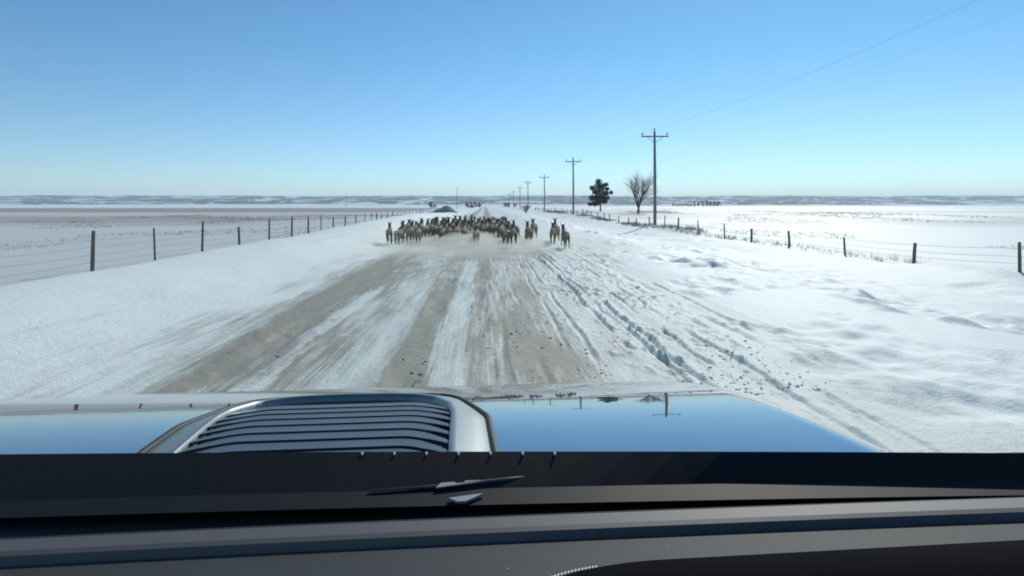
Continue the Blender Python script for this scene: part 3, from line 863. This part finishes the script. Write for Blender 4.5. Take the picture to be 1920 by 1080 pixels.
def stubble(name, n, x0, x1, y0, y1, mat, label, seed, h, thr):
    r_ = np.random.default_rng(seed); m = n * 4
    Y = y0 + (y1 - y0) * r_.random(m) ** 1.4; X = x0 + (x1 - x0) * r_.random(m)
    keep = fbm(X / 9, Y / 14, seed, 4) > thr
    X, Y = X[keep][:n], Y[keep][:n]; n = len(X)
    Z = height(X, Y) - 0.02; V = []
    for b in range(4):
        bx = X + r_.normal(0, .07, n); by = Y + r_.normal(0, .07, n); w = .006 + Y * .00008
        V += [np.stack([bx - w, by, Z], -1), np.stack([bx + w, by, Z], -1), np.stack([bx + r_.normal(0, .09, n), by + r_.normal(0, .09, n), Z + h * r_.uniform(.4, 1.2, n)], -1)]
    P = np.stack(V, 1).reshape(-1, 3); F = np.arange(len(P)).reshape(-1, 3)
    me = bpy.data.meshes.new(name); me.from_pydata(P.tolist(), [], F.tolist()); me.update()
    o = link(name, me, mat); o['kind'] = 'stuff'; o['label'] = label
stubble('field_stubble', 9000, -75, -12.5, 12, 150, M_DRY, 'short dry stubble showing through the snow left of the fence', 601, .16, .50)
stubble('field_stubble', 7000, 16.5, 75, 12, 150, M_DRY, 'scattered dry stubble in the snowy field right of the fence', 602, .17, .55)
stubble('dry_weeds', 480, 14.9, 16.2, 12, 130, M_DRY, 'dry weeds standing along the right fence line', 603, .30, .56)

# ------------------------------------------------------------------ the herd
def deer_material():
    t = NT('deer_coat')
    d = t.attr('dark'); w = t.attr('pale')
    oi = t.n('ShaderNodeObjectInfo')
    f = t.noise(14, 4)
    c = t.mix(f, (0.25, 0.192, 0.122), (0.40, 0.32, 0.21))
    c = t.mix(d, c, (0.13, 0.105, 0.074))
    c = t.mix(w, c, (0.68, 0.65, 0.58))
    hv = t.n('ShaderNodeHueSaturation'); t.l(c, hv.inputs['Color'])
    t.l(t.math('ADD', 0.7, t.math('MULTIPLY', oi.outputs['Random'], 0.55)), hv.inputs['Value'])
    return t.set(Base_Color=hv.outputs[0], Roughness=0.85, Specular_IOR_Level=0.15)
M_DEER = deer_material()

def deer_mesh(pose, seed):
    rnd = random.Random(seed)
    V = []; E = []; Rr = []
    def v(p, r_, parent=None):
        V.append(p); Rr.append(r_ if hasattr(r_, '__len__') else (r_, r_))
        if parent is not None: E.append((parent, len(V) - 1))
        return len(V) - 1
    up = pose['neck']
    hip = v((0, -.40, .80), (.145, .15))
    rump = v((0, -.54, .80), (.10, .11), hip)
    tail = v((0, -.62, .80), .03, rump); v((0, -.68, .70), .018, tail)
    mid = v((0, -.06, .755), (.155, .165), hip)
    ch = v((0, .28, .78), (.145, .175), mid)
    nb = v((0, .46, .88), (.10, .12), ch)
    nm = v((0, .58, .88 + .14 * up), (.078, .09), nb)
    hb = v((0, .66, .90 + .27 * up), (.060, .068), nm)
    fo = v((0, .76, .89 + .27 * up), (.048, .055), hb)
    mu = v((0, .90, .82 + .25 * up), (.028, .033), fo)
    for s in (-1, 1):
        e1 = v((s * .065, .645, .96 + .27 * up), (.030, .018), hb)
        e2 = v((s * .085, .63, .995 + .28 * up), (.032, .018), e1)
        v((s * .098, .615, 1.03 + .285 * up), (.016, .012), e2)
    for s, q in ((-1, pose['hl']), (1, pose['hr'])):     # hind: hip, knee, hock, hoof
        a = v((s * .085, -.42, .70), (.085, .10), hip)
        k = v((s * .095, -.42 + q[0], .54), (.058, .07), a)
        h = v((s * .09, -.42 + q[1], q[2]), (.028, .032), k)
        f = v((s * .085, -.42 + q[3], q[4] + .07), (.019, .02), h)
        v((s * .085, -.42 + q[3] + .035, q[4]), (.023, .026), f)
    for s, q in ((-1, pose['fl']), (1, pose['fr'])):     # fore: elbow, wrist, hoof
        a = v((s * .085, .29, .64), (.055, .07), ch)
        k = v((s * .085, .29 + q[0], q[1]), (.030, .034), a)
        f = v((s * .08, .29 + q[2], q[3] + .06), (.019, .02), k)
        v((s * .08, .29 + q[2] + .03, q[3]), (.022, .025), f)
    me = bpy.data.meshes.new('deer_cage'); me.from_pydata(V, E, []); me.update()
    o = bpy.data.objects.new('deer_cage', me); C.objects.link(o)
    sk = o.modifiers.new('skin', 'SKIN'); sk.use_smooth_shade = True
    for i, sv in enumerate(me.skin_vertices[0].data):
        sv.radius = Rr[i]; sv.use_root = (i == hip)
    sb = o.modifiers.new('sub', 'SUBSURF'); sb.levels = 1; sb.render_levels = 1
    dg = bpy.context.evaluated_depsgraph_get()
    out = bpy.data.meshes.new_from_object(o.evaluated_get(dg))
    bpy.data.objects.remove(o)
    n = len(out.vertices); co = np.empty(n * 3, np.float32); out.vertices.foreach_get('co', co); co = co.reshape(-1, 3)
    co[:, 2] -= co[:, 2].min(); out.vertices.foreach_set('co', co.ravel())
    x, y, z = co.T
    dark = np.maximum(smooth(y, .36, .56) * 0.9, 0.5 * (1 - smooth(z, .22, .45))) + 0.35 * smooth(z, .86, .93) * (y < .4)
    pale = smooth(-y, .50, .56) * smooth(z, .56, .66) * (1 - smooth(z, .86, .92)) * 0.7 + 0.6 * (1 - smooth(z, .58, .66)) * smooth(z, .5, .56) * (np.abs(y) < .36)
    pale = pale * (y < .4)
    for k, a in (('dark', np.clip(dark, 0, 1)), ('pale', np.clip(pale, 0, 1))):
        at = out.attributes.new(k, 'FLOAT', 'POINT'); at.data.foreach_set('value', a.astype(np.float32))
    out.materials.clear(); out.materials.append(M_DEER); out.name = 'deer'
    out.polygons.foreach_set('use_smooth', [True] * len(out.polygons))
    return out
poses = [
    dict(neck=1.0, hl=(.12, -.10, .33, .02, .03), hr=(.06, -.20, .38, -.22, .10), fl=(.22, .42, .42, .14), fr=(.08, .34, .02, .02)),
    dict(neck=.85, hl=(.04, -.24, .40, -.40, .16), hr=(.02, -.28, .36, -.46, .08), fl=(.26, .48, .52, .26), fr=(.22, .40, .40, .12)),
    dict(neck=1.05, hl=(.20, .08, .34, .26, .03), hr=(.16, .0, .30, .12, .02), fl=(.06, .36, -.14, .16), fr=(.12, .36, -.06, .22)),
    dict(neck=.72, hl=(.14, -.06, .31, .08, .02), hr=(.10, -.16, .35, -.12, .05), fl=(.14, .36, .10, .02), fr=(.24, .46, .28, .24)),
]
dmesh = [deer_mesh(p, i) for i, p in enumerate(poses)]
ordn = ['first', 'second', 'third', 'fourth', 'fifth', 'sixth', 'seventh', 'eighth', 'ninth', 'tenth', 'eleventh', 'twelfth', 'thirteenth', 'fourteenth', 'fifteenth', 'sixteenth', 'seventeenth', 'eighteenth', 'nineteenth', 'twentieth', 'twenty-first', 'twenty-second', 'twenty-third', 'twenty-fourth', 'twenty-fifth', 'twenty-sixth', 'twenty-seventh']
rows = {
    'front row': [(731, 30, .90), (748, 29.6, .95), (770, 32, .98), (785, 30.5, .90), (829, 31.5, .93), (843, 32, .95), (869, 32.5, .95), (894, 29.8, .92), (949, 29.6, .99), (963, 29, .95), (990, 32.2, .98), (1036, 31, .97), (1043, 32.4, 1.0), (1060, 28.4, .96)],
    'second row': [(763, 35.5, .98), (780, 34.5, 1.0), (797, 34.5, 1.0), (809, 36, 1.0), (824, 35.2, .96), (838, 36, 1.0), (857, 35, 1.0), (879, 35.5, .98), (906, 35, 1.0), (922, 35.4, .98), (938, 34.6, 1.0), (956, 36, .98), (967, 36.5, 1.02), (1001, 36, 1.05), (868, 36.6, 1.0), (893, 36.3, .98), (913, 37, 1.0), (930, 37.2, 1.0), (847, 37, .98), (815, 34.2, .95), (789, 36.8, 1.0), (772, 36.6, .98), (753, 33.5, .95), (883, 33.6, .95), (937, 32.8, .95), (856, 33.4, .97)],
    'third row': [(790 + 13.2 * k + random.uniform(-3, 3), 39.5 + random.uniform(-.8, .8), random.uniform(.94, 1.04)) for k in range(13)],
    'fourth row': [(806 + 11.6 * k + random.uniform(-3, 3), 43.5 + random.uniform(-.8, .8), random.uniform(.94, 1.04)) for k in range(13)],
    'back row': [(822 + 9.8 * k + random.uniform(-3, 3), 47.8 + random.uniform(-.9, .9), random.uniform(.94, 1.05)) for k in range(14)],
}
special = {('front row', 0): 'leftmost deer of the herd, running beside the left snow bank', ('front row', 13): 'lone rightmost deer of the herd, running apart on the snow',
           ('front row', 11): 'left deer of the close pair near the right end of the herd', ('front row', 12): 'right deer of the close pair near the right end of the herd',
           ('front row', 10): 'nearer left deer of the two just right of the packed herd', ('second row', 25): 'farther right deer of the two just right of the packed herd'}
i = 0
for rn, lst in rows.items():
    for k, (px, Y, s) in enumerate(sorted(lst)):
        X = (px - 910) / 1100 * Y
        o = bpy.data.objects.new('deer', dmesh[(i * 7 + k * 3 + i // 5) % 4]); C.objects.link(o)
        o.location = (X, Y, gz(X, Y) - 0.01 + (0.0 if i % 3 else 0.06)); o.rotation_euler = (0, R(random.uniform(-3, 3)), R(random.gauss(0, 3.5)))
        o.scale = (s * random.uniform(1.08, 1.28), s, s)
        tag(o, special.get((rn, k), f'{ordn[k]} deer from the left in the {rn} of the running herd'), 'deer', 'deer running away along the snowy road')
        i += 1

# ------------------------------------------------------------------ kicked-up snow dust round the legs
dx = np.linspace(-7.2, 9.2, 66); dy = np.linspace(22.5, 52, 80)
DX, DY = np.meshgrid(dx, dy)
edge = smooth(DX, -7.2, -3.6) * (1 - smooth(DX, 4.2, 9.2)) * smooth(DY, 22, 30.5) * (1 - smooth(DY, 45, 52))
edge = edge * (0.55 + 0.45 * smooth(fbm(DX / 2.4, DY / 3.5, 511, 3), 0.35, 0.6))
body = (0.35 + 0.75 * (1 - smooth(DX, .5, 4)))
TH = edge * (0.34 + 0.40 * smooth(fbm(DX / 1.6, DY / 2.2, 501, 3), 0.30, 0.75)) * body
base = height(DX, DY)
bot = base - 0.12
top = base + 0.01 + TH * 0.95
ny, nx = DX.shape
co = np.concatenate([np.stack([DX, DY, bot], -1).reshape(-1, 3), np.stack([DX, DY, top], -1).reshape(-1, 3)])
idx = np.arange(nx * ny).reshape(ny, nx); o2 = nx * ny
F = []
q = np.stack([idx[:-1, :-1], idx[:-1, 1:], idx[1:, 1:], idx[1:, :-1]], -1).reshape(-1, 4)
F += (q + o2).tolist() + q[:, ::-1].tolist()
bd = list(idx[0, :]) + list(idx[1:, -1]) + list(idx[-1, -2::-1]) + list(idx[-2:0, 0])
for a, b in zip(bd, bd[1:] + bd[:1]): F.append((int(a), int(b), int(b + o2), int(a + o2)))
me = bpy.data.meshes.new('snow_dust'); me.from_pydata(co.tolist(), [], F); me.update()
t = NT('drifting_snow_dust')
t.t.nodes.remove(t.p)
pv = t.n('ShaderNodeVolumePrincipled')
pv.inputs['Color'].default_value = (0.93, 0.935, 0.865, 1)
pv.inputs['Anisotropy'].default_value = 0.2
nz = t.noise(0.9, 3, 0.6)
t.l(t.math('MULTIPLY', t.ramp(nz, [(0.25, 0.12), (0.75, 1.0)]), 1.15), pv.inputs['Density'])
t.l(pv.outputs[0], t.out.inputs['Volume'])
dust = link('snow_dust', me, t.m); dust['kind'] = 'stuff'; dust['label'] = 'pale snow dust kicked up round the legs of the running herd'

# ------------------------------------------------------------------ haze over the plain
bm = bmesh.new(); box(bm, (0, 3700, 45), (14200, 7900, 94))
t = NT('winter_haze'); t.t.nodes.remove(t.p)
pv = t.n('ShaderNodeVolumePrincipled'); pv.inputs['Color'].default_value = (0.80, 0.93, 1.0, 1); pv.inputs['Density'].default_value = 0.00020
t.l(pv.outputs[0], t.out.inputs['Volume'])
hz = from_bm('haze', bm, t.m); hz['kind'] = 'stuff'
